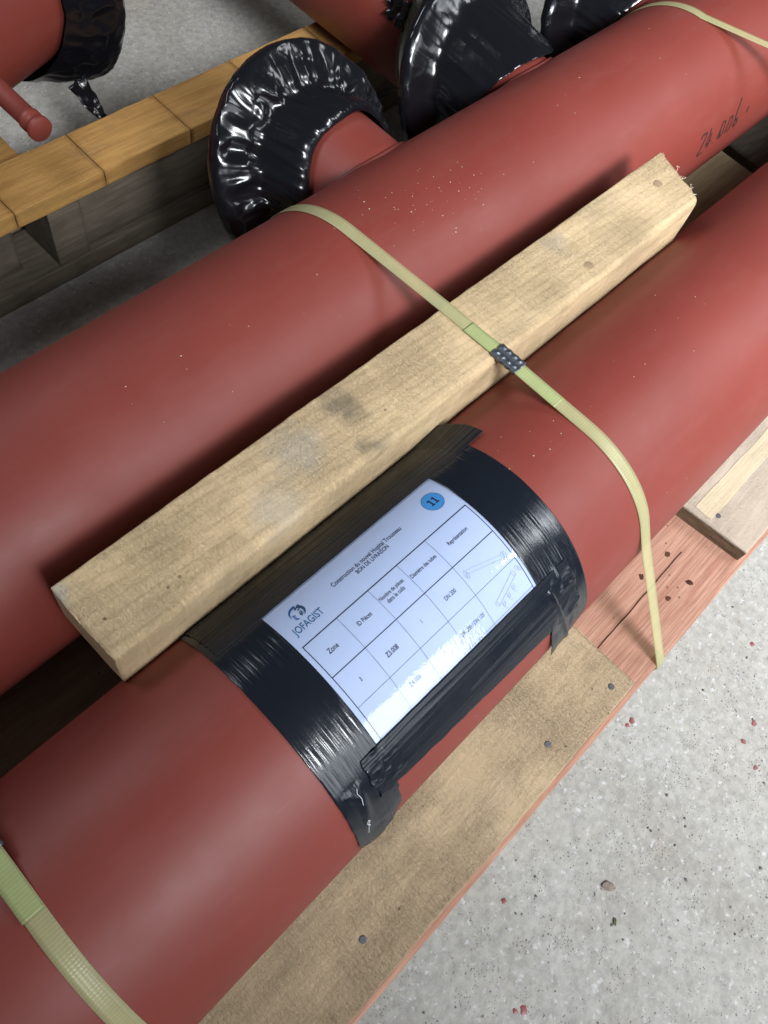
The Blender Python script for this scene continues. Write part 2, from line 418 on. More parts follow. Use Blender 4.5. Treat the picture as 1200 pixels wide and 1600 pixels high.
def cyl_between(a, b, r, n=96, nseg=2, r_in=None):
    """Closed tube wall from a to b; with r_in it is a hollow pipe with open ends."""
    a, b = Vector(a), Vector(b); t = (b - a).normalized()
    e1 = t.cross(Vector((0, 0, 1))); e1 = e1.normalized() if e1.length > 1e-4 else Vector((1, 0, 0)); e2 = t.cross(e1)
    vs, fs = [], []
    rings = [(s / nseg, r) for s in range(nseg + 1)]
    if r_in: rings += [(1 - s / nseg, r_in) for s in range(nseg + 1)]
    for s, rr in rings:
        c = a.lerp(b, s)
        for k in range(n):
            th = 2 * PI * k / n; vs.append(c + e1 * math.cos(th) * rr + e2 * math.sin(th) * rr)
    m_ = len(rings)
    for i in range(m_ if r_in else m_ - 1):
        for k in range(n):
            q = (k + 1) % n; i2 = (i + 1) % m_
            fs.append((i * n + k, i * n + q, i2 * n + q, i2 * n + k))
    if not r_in:
        fs.append(tuple(reversed(range(n)))); fs.append(tuple((m_ - 1) * n + k for k in range(n)))
    return vs, fs

def oncyl(x, a_deg, r, yc=0.0):
    """Point on a pipe: angle from the front (-Y) upwards."""
    a = rad(a_deg); return Vector((x, yc - r * math.cos(a), r * math.sin(a)))

# ------------------------------------------------------------------ the floor
vs, fs = grid(2, 2, lambda i, j: (-4 + 10 * i, -4 + 10 * j, -ZO))
floor = mesh_obj('concrete_floor', vs, fs, 'concrete', smooth=False)
floor['kind'] = 'structure'
floor['label'] = 'rough pale grey concrete floor with dark pits and red drops'
def flat_blob(x, y, r, seed, h=0.0006, z=-ZO, n=14, stretch=1.0, ang=0.0, name='paint_drop', mat='drop', parent=None):
    top, bot = [], []
    for k in range(n):
        th = 2 * PI * k / n; rr = r * (1 + 0.35 * nz(math.cos(th) * 1.3 + seed, math.sin(th) * 1.3, seed) + 0.35 * nz(math.cos(th) * 3.3 + seed, math.sin(th) * 3.3, seed))
        px, py = rr * math.cos(th) * stretch, rr * math.sin(th)
        X, Yp = x + px * math.cos(ang) - py * math.sin(ang), y + px * math.sin(ang) + py * math.cos(ang)
        bot.append((X, Yp, z)); top.append((x + (X - x) * 0.8, y + (Yp - y) * 0.8, z + h))
    vs = bot + top + [(x, y, z + h * 1.15)]
    fs = [(k, (k + 1) % n, n + (k + 1) % n, n + k) for k in range(n)] + [(n + k, n + (k + 1) % n, 2 * n) for k in range(n)]
    return mesh_obj(name, vs, fs, mat, parent, origin=None if parent else (x, y, z))
for i, (x, y, r) in enumerate([(0.1354, -0.3365, .0033), (0.1423, -0.342, .0036), (0.5744, -0.3572, .003), (0.5296, -0.3875, .0032), (0.202, -0.2628, .0028), (0.545, -0.36, .0022), (0.452, -0.246, .003), (0.461, -0.247, .0032), (0.66, -0.30, .0025)]):
    flat_blob(x, y, r * (0.8 + 0.25 * (i % 3)), i * 3.1, h=0.00025, n=22, stretch=1.0 + 0.3 * (i % 2), ang=i, parent=floor)

# loose grit: dark crumbs scattered over the bare floor
gv, gf = [], []
rng = random.Random(3)
for k in range(420):
    if k < 230: x, y = rng.uniform(-0.05, 0.95), rng.uniform(-0.62, -0.225)
    else: x, y = rng.uniform(0.1, 1.6), rng.uniform(0.45, 1.5)
    r = rng.choice([0.0006, 0.0008, 0.001, 0.0013, 0.002]) * rng.uniform(0.7, 1.2)
    b = len(gv)
    for (dx, dy, dz) in ((1, 0, .3), (0, 1, .3), (-1, 0, .3), (0, -1, .3), (0.1, 0.1, 0.9), (0, 0, -.1)):
        gv.append((x + dx * r * rng.uniform(.6, 1.4), y + dy * r * rng.uniform(.6, 1.4), -ZO + dz * r + 0.0001))
    gf += [(b, b + 1, b + 4), (b + 1, b + 2, b + 4), (b + 2, b + 3, b + 4), (b + 3, b, b + 4), (b + 1, b, b + 5), (b + 2, b + 1, b + 5), (b + 3, b + 2, b + 5), (b, b + 3, b + 5)]
g = mesh_obj('floor_grit', gv, gf, 'grit', smooth=False); g['kind'] = 'stuff'
tag(g, 'fine dark grit scattered over the concrete floor', 'grit')

def leaf(x, y, ln, wd, ang, seed, name, mat, label, cat):
    nu, nv = 9, 5
    def fn(i, j):
        u, v = i / (nu - 1), j / (nv - 1) * 2 - 1
        px = (u - .5) * ln; py = v * wd * (math.sin(PI * min(1, max(0, u))) ** .7 * (1 + .35 * nz(u * 4, v, seed)) + .06)
        return (x + px * math.cos(ang) - py * math.sin(ang), y + px * math.sin(ang) + py * math.cos(ang), -ZO + 0.0009 + 0.0022 * abs(nz(u * 3, v * 2, seed + 4)) + 0.001 * v * v)
    vs, fs = grid(nu, nv, fn)
    n0 = len(vs); vs += [(a, b, c - 0.0004) for a, b, c in vs]
    fs += [tuple(reversed([q + n0 for q in f])) for f in fs]
    ring = [j for j in range(nv)] + [i * nv + nv - 1 for i in range(1, nu)] + [(nu - 1) * nv + j for j in range(nv - 2, -1, -1)] + [i * nv for i in range(nu - 2, 0, -1)]
    fs += [(ring[k], ring[(k + 1) % len(ring)], ring[(k + 1) % len(ring)] + n0, ring[k] + n0) for k in range(len(ring))]
    return tag(mesh_obj(name, vs, fs, mat, origin=(x, y, -ZO)), label, cat)
leaf(0.2958, -0.3359, 0.016, 0.0046, 2.2, 1.0, 'leaf_fragment', 'leaf', 'small grey brown dry leaf fragment lying on the bare concrete', 'leaf')
leaf(0.2736, -0.3619, 0.008, 0.0014, 0.7, 5.0, 'moss_crumb', 'moss', 'tiny olive green crumb on the concrete below the leaf fragment', 'crumb')

# ------------------------------------------------------------------ front pallet
pal = empty('wooden_pallet', 'wooden pallet of tan planks carrying the two big red pipes', 'pallet', (0.5, 0.1, -ZO))
ZD = -R                            # top of the deck planks
TH = 0.0205
pr = plank('runner_board', -0.45, 1.75, -0.2092, -0.03, ZD - TH - 0.022, ZD - TH, 'pink', pal, 0.0005, 0.003, 0.002, 150, 1.0)
plank('runner_board', -0.45, 1.75, 0.10, 0.235, ZD - TH - 0.022, ZD - TH, 'dullwood', pal, 0.0005, 0.002, 0.002, 60, 2.0)
plank('runner_board', -0.45, 1.75, 0.275, 0.43, ZD - TH - 0.022, ZD - TH, 'dullwood', pal, 0.0005, 0.002, 0.002, 60, 3.0)
pa = plank('deck_plank', -0.45, 0.4215, -0.2005, 0.018, ZD - TH, ZD, 'tan', pal, 0.0009, 0.002, 0.002, 160, 5.0, 0.0031, 0.0, rough_end=0.003)
pb = plank('deck_plank', 0.6440, 1.75, -0.2015, 0.018, ZD - TH, ZD, 'pale', pal, 0.0007, 0.002, 0.002, 160, 6.0, -0.022, 0.0)
pa['label'] = 'tan rough sawn plank with fuzzy fibres and nail heads'
pb['label'] = 'paler greyish plank with a cream stripe'
pr['label'] = 'reddish plank with four rusty nail holes'
plank('deck_plank', -0.45, 1.205, 0.118, 0.212, ZD - TH, ZD, 'dullwood', pal, 0.0006, 0.002, 0.002, 100, 7.0)
plank('deck_plank', 1.225, 1.75, 0.122, 0.218, ZD - TH, ZD, 'greywood', pal, 0.0006, 0.002, 0.002, 40, 8.0)
plank('deck_plank', -0.45, 1.75, 0.262, 0.42, ZD - TH, ZD, 'dullwood', pal, 0.0005, 0.002, 0.002, 60, 9.0)
ZB = ZD - TH - 0.022
for x in (-0.40, 0.22, 0.85, 1.5):
    plank('bearer', x, x + 0.095, -0.195, 0.43, -ZO, ZB, 'dullwood', pal, 0.0005, 0.002, 0.002, 30, x * 3, axis='Y')
# dark sawn end of the pale plank: a thin slice of bark-brown end wood standing just proud
ev, ef = grid(24, 5, lambda i, j: (0.6440 - 0.022 * (i / 23) - 0.0008 - 0.0016 * abs(nz(i * .35, j * .9, 2.2)), -0.2010 + 0.2185 * i / 23, ZD - TH + 0.0012 + (TH - 0.0018) * j / 4))
mesh_obj('end_grain', ev, ef, 'brown', pb, smooth=False)['label'] = 'dark brown bark covered plank end'
# cream stripe (a bare strip where a batten lay) on the pale plank
def strip_on(z, pts_l, pts_r, name, mat, parent):
    vs = []; n = len(pts_l)
    for a, b in zip(pts_l, pts_r): vs += [(a[0], a[1], z), (b[0], b[1], z)]
    fs = [(2 * i, 2 * i + 1, 2 * i + 3, 2 * i + 2) for i in range(n - 1)]
    return mesh_obj(name, vs, fs, mat, parent, smooth=False)
M['cream'] = mat_wood('cream_bare_wood', (0.55, 0.455, 0.31), (0.48, 0.39, 0.26), 'X', 0.8, (0.40, 0.33, 0.26), 0.35, 0.2, 40.0, 0.8, 0.5)
cx = [0.646 + 0.012 * abs(nz(i, 0, 0)) * (i == 0) + 1.05 * i / 120 for i in range(121)]
strip_on(ZD + 0.0005, [(x, -0.1475 + 0.0022 * nz(x * 14, 1, 0)) for x in cx], [(x, -0.1245 + 0.0022 * nz(x * 16, 5, 0)) for x in cx], 'bare_stripe', 'cream', pb)
def nail(x, y, z, r, parent, seed=0):
    vs, fs = [], []
    n = 14
    for (rr, h) in ((r, 0.0), (r, 0.0003), (r * .85, 0.0005), (r * .3, 0.0003)):
        for k in range(n):
            th = 2 * PI * k / n; vs.append((x + rr * math.cos(th), y + rr * math.sin(th), z + h))
    for i in range(3):
        for k in range(n): fs.append((i * n + k, i * n + (k + 1) % n, (i + 1) * n + (k + 1) % n, (i + 1) * n + k))
    fs.append(tuple(3 * n + k for k in range(n)))
    return mesh_obj('nail_head', vs, fs, 'nail', parent)
for (x, y) in ((0.3993, -0.1844), (0.3055, -0.1748), (0.06, -0.1659)):
    nail(x, y, ZD + 0.0001, 0.0034, pa)
nail(0.6579, -0.1504, ZD + 0.0001, 0.0034, pb)
for i, (x, y) in enumerate(((0.5845, -0.1391), (0.5374, -0.1344), (0.5754, -0.1773), (0.54, -0.1716))):
    flat_blob(x, y, 0.0031, i * 2.3 + 1, 0.0002, ZD - TH + 0.0001, 22, 1.25, i, 'nail_hole', 'hole', pr)
# drying crack in the reddish plank
ck = [(0.385 + 0.215 * t, -0.1520 + 0.0012 * nz(t * 9, 3, 1) + 0.003 * t) for t in [i / 30 for i in range(31)]]
strip_on(ZD - TH + 0.0006, [(a, b - 0.0006 - 0.0003 * nz(a * 40, 0, 0)) for a, b in ck], [(a, b + 0.0006) for a, b in ck], 'crack', 'hole', pr)

# ------------------------------------------------------------------ the two big pipes
def pipe_x(name, x0, x1, yc, mat, label, group):
    e = empty(name, label, 'pipe', ((x0 + x1) / 2, yc, -R), group)
    vs, fs = cyl_between((x0, yc, 0), (x1, yc, 0), R, 256, 40, R - 0.0063)
    mesh_obj('pipe_wall', vs, fs, mat, e)
    return e
front = pipe_x('steel_pipe', -0.55, 1.9, 0.0, 'pipe_front', 'front red steel pipe with the black taped delivery note on it', 'red pipes on the pallet')
rear = pipe_x('steel_pipe', -0.55, 1.9, Y2, 'pipe_rear', 'rear red steel pipe with short flanged branches wrapped in black plastic', 'red pipes on the pallet')
XB = (0.577, 0.845, 1.130)          # branch axes
for x in XB:
    vs, fs = cyl_between((x, Y2 + 0.07, 0), (x, 0.462, 0), 0.07, 96, 4, 0.065)
    br = mesh_obj('branch_pipe', vs, fs, 'pipe_rear', rear)
    # weld bead where the branch meets the pipe
    ring = []
    for k in range(97):
        th = 2 * PI * k / 96; px, pz = 0.0715 * math.cos(th), 0.0715 * math.sin(th)
        ring.append((x + px, Y2 + math.sqrt(R * R - pz * pz), pz))
    vs, fs = tube(ring, 0.003, 8, False); mesh_obj('weld_bead', vs, fs, 'pipe_rear', br)

# handwriting on the rear pipe
def ribbon_on_cyl(strokes, wd, r, yc, x0, a0, sx, sa):
    vs, fs = [], []
    for st in strokes:
        pts = []
        for i in range(len(st) - 1):
            for k in range(6): t = k / 6; pts.append((st[i][0] * (1 - t) + st[i + 1][0] * t, st[i][1] * (1 - t) + st[i + 1][1] * t))
        pts.append(st[-1])
        P = [(x0 + u * sx, (v * sa)) for u, v in pts]           # metres along axis, metres of arc
        b = len(vs)
        for i, (s, t) in enumerate(P):
            s1, t1 = P[min(i + 1, len(P) - 1)]; s0, t0 = P[max(i - 1, 0)]
            dx, dt = s1 - s0, t1 - t0; ln = max(1e-9, math.hypot(dx, dt)); nx_, nt_ = -dt / ln, dx / ln
            for sg in (-1, 1):
                vs.append(oncyl(s + sg * nx_ * wd / 2, a0 + math.degrees((t + sg * nt_ * wd / 2) / R), r, yc))
        for i in range(len(P) - 1): fs.append((b + 2 * i, b + 2 * i + 1, b + 2 * i + 3, b + 2 * i + 2))
    return vs, fs
hand = [[(0, .85), (.12, 1.0), (.55, 1.0), (.5, .8), (.02, .08), (.1, 0), (.5, .06)],
        [(1.0, 1.05), (.75, .42), (.72, .30), (1.2, .42)], [(1.1, .8), (.98, .1)],
        [(1.95, .2), (2.2, .95), (2.5, .9), (2.45, .3), (2.2, .15), (2.12, .6)],
        [(2.75, .2), (2.95, .9), (3.25, .9), (3.2, .35), (2.95, .2)],
        [(4.0, 1.5), (3.65, .9), (3.55, .4), (3.7, .2), (3.95, .35), (3.85, .6), (3.6, .5)], [(1.5, .12), (1.56, .16)], [(4.9, .5), (5.0, .8)]]
vs, fs = ribbon_on_cyl(hand, 0.0022, R + 0.0004, Y2, 0.968, 8, 0.0235, 0.027)
mesh_obj('marker_writing', vs, fs, 'marker', rear)['label'] = 'handwritten black marker note on the side of the pipe'

# ------------------------------------------------------------------ timber lying between the pipes
ZT = 0.1119
tm = plank('timber_beam', 0.0398, 0.7690, 0.0955, 0.1655, 0.0535, ZT, 'timber', None, 0.0008, 0.0065, 0.002, 190, 21.0, -0.001, 0.0255, rough_end=0.002)
tag(tm, 'pale rough sawn timber beam lying on top between the two big red pipes', 'timber')
def knot(x, y, r, parent, seed):
    vs = [(x, y, ZT + 0.0004)]; n = 18
    for ring, rr in enumerate((0.55, 1.0)):
        for k in range(n):
            th = 2 * PI * k / n; q = r * rr * (1 + .2 * nz(math.cos(th) + seed, math.sin(th), seed))
            vs.append((x + 1.25 * q * math.cos(th), y + q * math.sin(th), ZT + (0.0007 if ring == 0 else 0.0002)))
    fs = [(0, 1 + k, 1 + (k + 1) % n) for k in range(n)] + [(1 + k, 1 + n + k, 1 + n + (k + 1) % n, 1 + (k + 1) % n) for k in range(n)]
    return vs, fs
knotmat = mat_wood('knot', (0.40, 0.29, 0.17), (0.22, 0.15, 0.085), 'Y', 0.6, (0.12, 0.09, 0.06), 0.5, 1.0, 30.0, 1.2, 0)
for i, (x, y, r) in enumerate(((0.7506, 0.1373, 0.0048), (0.5963, 0.1121, 0.0045))):
    vs, fs = knot(x, y, r, tm, i * 4.0); mesh_obj('knot', vs, fs, knotmat, tm)
rng = random.Random(11)
for k in range(16):                 # torn fibres on the sawn end
    f = rng.random(); y = 0.097 + 0.066 * f; x = 0.7690 + 0.0255 * f
    z = ZT - rng.uniform(0.0, 0.006); ln = rng.uniform(0.002, 0.009) * (1.5 if k in (3, 9) else 1)
    a = rng.uniform(-1, 1); pts = []
    for s in range(6):
        t = s / 5; pts.append((x - 0.001 + ln * t, y + ln * (a * t + .5 * rng.uniform(-1, 1) * t * t), z + 0.004 * t * rng.uniform(0.2, 1)))
    vs, fs = tube(pts, 0.00028, 4); mesh_obj('splinter', vs, fs, 'splinter', tm)

# ------------------------------------------------------------------ black tape and delivery note on the front pipe
def cyl_patch(name, sfn, a0fn, a1fn, r, mat, parent, ns=90, na=60, wr=None, th=0.0004):
    """Patch wrapped on the front pipe. sfn(v)->(x0,x1), a0fn(u)/a1fn(u) lower/upper edge angle."""
    uv = []
    def fn(i, j):
        u, v = i / (ns - 1), j / (na - 1)
        a = a0fn(u) + (a1fn(u) - a0fn(u)) * v
        x0, x1 = sfn(a); x = x0 + (x1 - x0) * u
        h = wr(x, a, u, v) if wr else 0.0
        uv.append((x, rad(a) * R)); return oncyl(x, a, r + h)
    vs, fs = grid(ns, na, fn)
    # skirt down to the pipe so that the edges have thickness
    ring = [j for j in range(na)] + [i * na + na - 1 for i in range(1, ns)] + [(ns - 1) * na + j for j in range(na - 2, -1, -1)] + [i * na for i in range(ns - 2, 0, -1)]
    n0 = len(vs)
    for q in ring:
        v = Vector(vs[q]); rr = math.hypot(v.y, v.z); k = (rr - th) / rr
        vs.append((v.x, v.y * k, v.z * k)); uv.append(uv[q])
    nr = len(ring)
    fs += [(ring[k], ring[(k + 1) % nr], n0 + (k + 1) % nr, n0 + k) for k in range(nr)]
    o = mesh_obj(name, vs, fs, mat, parent, uv)
    return fix_normals(o)
tape = empty('black_tape', 'black duct tape frame holding the delivery note on the front pipe', 'tape', (0.227, 0, R))
def ridge(a, c, wd, h): return h * max(0.0, 1 - abs(a - c) / wd)
def wr_left(x, a, u, v):
    h = 0.00022 * abs(nz(x * 420, a * .03, 1)) + 0.0004 * max(0, nz(x * 60, a * .08, 3))
    if a < 48: h += 0.0011 * max(0, nz(x * 120 + a * .1, a * .12, 7)) + 0.0016 * math.exp(-((x - .104 - (a - 30) * .0002) / .0035) ** 2) * math.exp(-((a - 38) / 9) ** 2)
    if a < 20: h += 0.0035 * (1 - (a - 7) / 13) * max(0, math.sin(u * PI)) * (0.5 + u)
    return h
def wr_right(x, a, u, v):
    h = 0.00022 * abs(nz(x * 420, a * .03, 5)) + 0.0004 * max(0, nz(x * 60, a * .08, 8))
    if a < 55: h += 0.0014 * math.exp(-((x - .338) / .003) ** 2) * math.exp(-((a - 50) / 5) ** 2)
    if a < 48: h += 0.0016 * max(0, nz(x * 70, a * .09, 4)) + ridge(x + (a - 30) * .0004, .330, .004, .0016)
    if a < 22: h += 0.004 * (1 - (a - 7) / 15) * (1 - u)
    return h
cyl_patch('tape_band', lambda a: (0.0888 + (0.006 if a < 12 else 0) * (12 - a) / 6 + 0.0004 * nz(a * .2, 0, 1), 0.1352 - (0.0016 if a < 30 else 0)), lambda u: 7.0 + 11 * u ** 1.5 + 1.2 * nz(u * 6, 0, 3) + (8 * (1 - u / .22) if u < .22 else 0), lambda u: 170, R + 0.0014, 'tape', tape, 60, 150, wr_left)
cyl_patch('tape_band', lambda a: (0.3152, 0.3648 - (0.006 if a < 24 else 0) * ((24 - a) / 14) ** 2), lambda u: 8.5 + 3 * u + 1.0 * nz(u * 6, 0, 9), lambda u: 170, R + 0.0014, 'tape', tape, 60, 150, wr_right)
def wr_bot(x, a, u, v):
    h = 0.00005 * abs(nz(x * 30, a * 2.2, 1)) + 0.0004 * max(0, nz(x * 9, a * .55, 3))
    h += ridge(a + nz(x * 14, 0, 2) * 1.2, 51.6, 0.45, 0.0004) + ridge(a + nz(x * 10, 4, 2) * 1.0, 48.8, 0.45, 0.00035) + (ridge(a - (x - .2) * 20, 39.5, .6, .00045) if x > .22 else 0)
    if u < .16: h += 0.002 * max(0, nz(x * 150, a * .3, 6)) * (1 - u / .16)
    if u > .84: h += 0.0024 * max(0, nz(x * 110, a * .22, 16)) * (u - .84) / .16
    return h
cyl_patch('tape_strip', lambda a: (0.1180 + 0.004 * nz(a * .15, 0, 2), 0.3520 + 0.003 * nz(a * .2, 1, 2)), lambda u: 34 - 8.0 * u + 0.5 * nz(u * 20, 0, 4), lambda u: 54.2 - 0.6 * u + 0.12 * nz(u * 30, 0, 7), R + 0.0021, 'tape_long', tape, 200, 60, wr_bot)
def wr_top(x, a, u, v):
    h = 0.0001 * abs(nz(x * 25, a * 1.4, 11)) + 0.0004 * max(0, nz(x * 7, a * .5, 13))
    for k, c in enumerate((125.5, 128.4, 131.0, 133.2)):
        h += ridge(a + 1.3 * nz(x * 9, k * 5.1, 2), c, 0.5, 0.0006 * (0.3 + 0.9 * abs(nz(x * 12, k * 3.3, 8))))
    if u > .88: h += 0.004 * (u - .88) / .12 * (0.4 + v)
    if v > .85: h += 0.0018 * max(0, nz(x * 40, a * .3, 9)) * (v - .85) / .15
    return h
cyl_patch('tape_strip', lambda a: (0.0942 - (a - 119) * 0.00002 + 0.0012 * nz(a * .5, 2, 2), 0.3838 + 0.001 * nz(a * .4, 0, 5) - 0.0005 * max(0, a - 130)), lambda u: 120.6 - 1.2 * abs(u - .5) * 0.5 + 0.1 * nz(u * 24, 0, 6), lambda u: 147.5 + 2.0 * nz(u * 9, 0, 2) + 0.8 * nz(u * 40, 0, 2), R + 0.0021, 'tape_long', tape, 220, 70, wr_top)
# loose threads at the torn corner
rng = random.Random(5)
for (x, a, pts) in ((0.1035, 40, [(0, 0), (.0015, 3), (.0005, 6), (.0025, 8.5)]), (0.1015, 28, [(0, 0), (-.002, 2.0), (.0, 3.5), (.001, 2.6), (-.001, 1.2), (-.004, -4.5)])):
    P = []
    for i in range(len(pts) - 1):
        for k in range(5):
            t = k / 5; P.append(oncyl(x + pts[i][0] * (1 - t) + pts[i + 1][0] * t, a + pts[i][1] * (1 - t) + pts[i + 1][1] * t, R + 0.0042))
    vs, fs = tube(P, 0.00028, 5); mesh_obj('loose_thread', vs, fs, 'thread', tape)

note = empty('delivery_note', 'white printed delivery note with blue number disc under clear film', 'note', (0.225, 0, R))
S0, T0 = 0.135, 54.2                 # lower left corner of the visible sheet
def lab(s, t, h=0.0): return oncyl(S0 + s / 1000, T0 + math.degrees(t / 1000 / R), R + 0.0004 + h)
def sheet(name, h, mat, s0, s1, t0, t1):
    uv = []
    def fn(i, j):
        s, t = s0 + (s1 - s0) * i / 40, t0 + (t1 - t0) * j / 60
        uv.append((s / 1000, t / 1000)); return lab(s, t, h)
    vs, fs = grid(41, 61, fn)
    return mesh_obj(name, vs, fs, mat, note, uv)
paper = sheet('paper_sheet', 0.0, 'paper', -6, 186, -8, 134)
sheet('clear_film', 0.0006, 'film', -8, 188, -10, 136)
HI = 0.00016
def lines(name, segs, mat, parent=paper, h=HI):
    vs, fs = [], []
    for (x0, y0, x1, y1, wd) in segs:
        n = max(2, int(math.hypot(x1 - x0, y1 - y0) / 1.5)); dx, dy = x1 - x0, y1 - y0; ln = math.hypot(dx, dy); nx_, ny_ = -dy / ln * wd / 2, dx / ln * wd / 2
        b = len(vs)
        for i in range(n + 1):
            t = i / n; x, y = x0 + dx * t, y0 + dy * t
            vs += [lab(x + nx_, y + ny_, h), lab(x - nx_, y - ny_, h)]
        for i in range(n): fs.append((b + 2 * i, b + 2 * i + 1, b + 2 * i + 3, b + 2 * i + 2))
    return mesh_obj(name, vs, fs, mat, parent)
def text(string, s, t, width=None, size=4.0, mat='ink', weight=0.0, align='CENTER', name='printed_text', parent=paper, h=HI, vs_=1.38):
    cu = bpy.data.curves.new('txt', 'FONT'); cu.body = string; cu.size = 1.0; cu.align_x = 'LEFT'; cu.offset = weight; cu.resolution_u = 3
    ob = bpy.data.objects.new('txt', cu); C.objects.link(ob)
    bpy.context.view_layer.update()
    dg = bpy.context.evaluated_depsgraph_get()
    me = bpy.data.meshes.new_from_object(ob.evaluated_get(dg))
    bpy.data.objects.remove(ob); bpy.data.curves.remove(cu)
    xs = [v.co.x for v in me.vertices]
    x0, x1 = min(xs), max(xs)
    k = width / (x1 - x0) if width else size
    vs = [lab(s + (v.co.x - (x0 + x1) / 2) * k, t + (v.co.y - 0.35) * k * vs_, h) for v in me.vertices]
    fs = [tuple(p.vertices) for p in me.polygons]
    bpy.data.meshes.remove(me)
    return mesh_obj(name, vs, fs, mat, parent, smooth=False)
B = 0.012
text('Construction du nouvel Hopital Trousseau', 90, 108.4, 73, weight=B)
text('BON DE LIVRAISON', 91, 103.2, 33.5, weight=B)
text('Zone', 19.6, 71.7, 9.2, weight=B)
text('ID Pièces', 51.4, 72.2, 13.5, weight=B)
text('Nombre de pièces', 82.0, 74.8, 24.5, weight=B)
text('dans le colis', 82.0, 70.0, 17.5, weight=B)
text('Diamètre des tubes', 113.8, 71.9, 27, weight=B)
text('Représentation', 152.3, 71.7, 21.5, weight=B)
text('3', 19.6, 42.6, size=3.4, weight=.008); text('Z3.008', 50.6, 42.0, 11.5, weight=.014); text('1', 82.4, 42.8, size=3.4, weight=.008); text('DN 200', 114, 42.8, 11.5, weight=.008)
text('Z4.006', 50.8, 14.4, 11.5, weight=.008); text('1', 82.3, 14.2, size=3.4, weight=.008); text('DN 200 / DN 125', 114.0, 13.8, 25.5, weight=.008)
TK, TN = 0.85, 0.28
seg = [(4.1, 86.3, 178.2, 85.9, TK), (4.5, 86.5, 5.2, -4, TK * .8), (177.8, 86.2, 177.0, -4, TK * .8), (4.6, 56.4, 177.2, 56.1, TK * .8)]
seg += [(5, 29.0, 177, 29.0, TN)] + [(x, 86, x - .4, -4, TN) for x in (37.0, 68.7, 99.2, 130.4)] + [(5, 1.2, 177, 1.2, TN)]
lines('table_rules', seg, 'ink')
# number disc
dv = [lab(163.0, 107.0, HI)]
for k in range(64): dv.append(lab(163.0 + 9.3 * math.cos(2 * PI * k / 64), 107.0 + 9.3 * math.sin(2 * PI * k / 64), HI))
disc = mesh_obj('number_disc', dv, [(0, 1 + k, 1 + (k + 1) % 64) for k in range(64)], 'disc_blue', paper); disc['label'] = 'sky blue disc numbered 11'
lines('disc_rim', [(163 + 9.2 * math.cos(2 * PI * k / 48), 107 + 9.2 * math.sin(2 * PI * k / 48), 163 + 9.2 * math.cos(2 * PI * (k + 1) / 48), 107 + 9.2 * math.sin(2 * PI * (k + 1) / 48), .35) for k in range(48)], 'logo_teal', paper, HI * 1.7)
def one(cx):
    return [(cx, 103.7, cx, 110.4, 1.35), (cx - 1.7, 103.9, cx + 1.7, 103.9, 1.0), (cx - 1.75, 109.0, cx + .2, 110.2, 1.1)]
lines('printed_text', one(160.9) + one(165.5), 'ink', disc, HI * 1.7)
# emblem
def arcs(specs, mat, cx, cy):
    vs, fs = [], []
    for (r, a0, a1, w0, w1, w2) in specs:
        n = 22; b = len(vs)
        for i in range(n + 1):
            t = i / n; a = rad(a0 + (a1 - a0) * t); wd = w0 + (w1 - w0) * min(1, 2 * t) + (w2 - w1) * max(0, 2 * t - 1)
            for sg in (-.5, .5): vs.append(lab(cx + (r + sg * wd) * math.cos(a), cy + (r + sg * wd) * math.sin(a), HI))
        for i in range(n): fs.append((b + 2 * i, b + 2 * i + 1, b + 2 * i + 3, b + 2 * i + 2))
    return mesh_obj('emblem', vs, fs, mat, paper)
arcs([(6.0, 195, 70, .2, 1.6, 2.6), (5.4, 250, 205, .4, 1.5, .5), (4.2, 222, 172, .3, 1.0, 1.2), (3.0, 215, 180, .2, .7, .8)], 'logo_blue', 20.8, 110.0)
arcs([(5.6, 52, -62, 2.6, 2.2, .2), (2.9, 20, -85, .4, 1.0, 1.3), (4.1, -20, -80, .3, .5, .9), (1.7, 10, -70, .2, .5, .5)], 'logo_slate', 20.8, 110.0)
lines('emblem', [(20.8, 113.2, 26.0, 115.4, 1.3), (22.2, 111.4, 26.6, 113.0, 1.0)], 'logo_slate')
text('JOFAGIST', 21.0, 98.9, 27.5, mat='logo_teal', weight=.012)
# pipe drawings
def ell(cx, cy, rx, ry, rot=0, n=14, wd=.22):
    P = [(cx + rx * math.cos(2 * PI * k / n) * math.cos(rot) - ry * math.sin(2 * PI * k / n) * math.sin(rot), cy + rx * math.cos(2 * PI * k / n) * math.sin(rot) + ry * math.sin(2 * PI * k / n) * math.cos(rot)) for k in range(n)]
    return [(*P[k], *P[(k + 1) % n], wd) for k in range(n)]
lines('pipe_drawing', [(137, 48.0, 168, 38.6, .16), (136.4, 44.8, 167, 35.6, .16)] + ell(134.8, 45.8, 1.2, 3.0, -.3) + ell(135.6, 44.0, 1.2, 2.6, -.3) + ell(169.6, 36.8, 1.4, 3.2, -.3) + ell(171.4, 36.0, 1.4, 3.0, -.3) + [(158, 37.8, 161, 37.4, .2)], 'ink_grey')
lines('pipe_drawing', [(140.6, 13.2, 166.8, 22.6, .3), (142.6, 9.4, 168.6, 18.6, .3)] + ell(141.4, 11.2, 1.1, 2.2, .34, 14, .3) + ell(168.0, 20.8, 1.3, 2.6, .34, 14, .28) + ell(173.4, 21.8, 1.2, 2.6, .34) + ell(175.0, 20.4, 1.0, 2.2, .34)
      + [sg for (cx, cy) in ((146.5, 7.2), (154.0, 9.8), (161.0, 12.2)) for sg in (ell(cx, cy, 1.3, 1.5, 0, 10, .26) + [(cx - 1, cy + 2.6, cx - .4, cy - 3.6, .2), (cx + 1.6, cy + 2.8, cx + 1.4, cy - .5, .2), (cx - .4, cy - 3.6, cx + 2.0, cy - 4.6, .2)])], 'ink_grey')

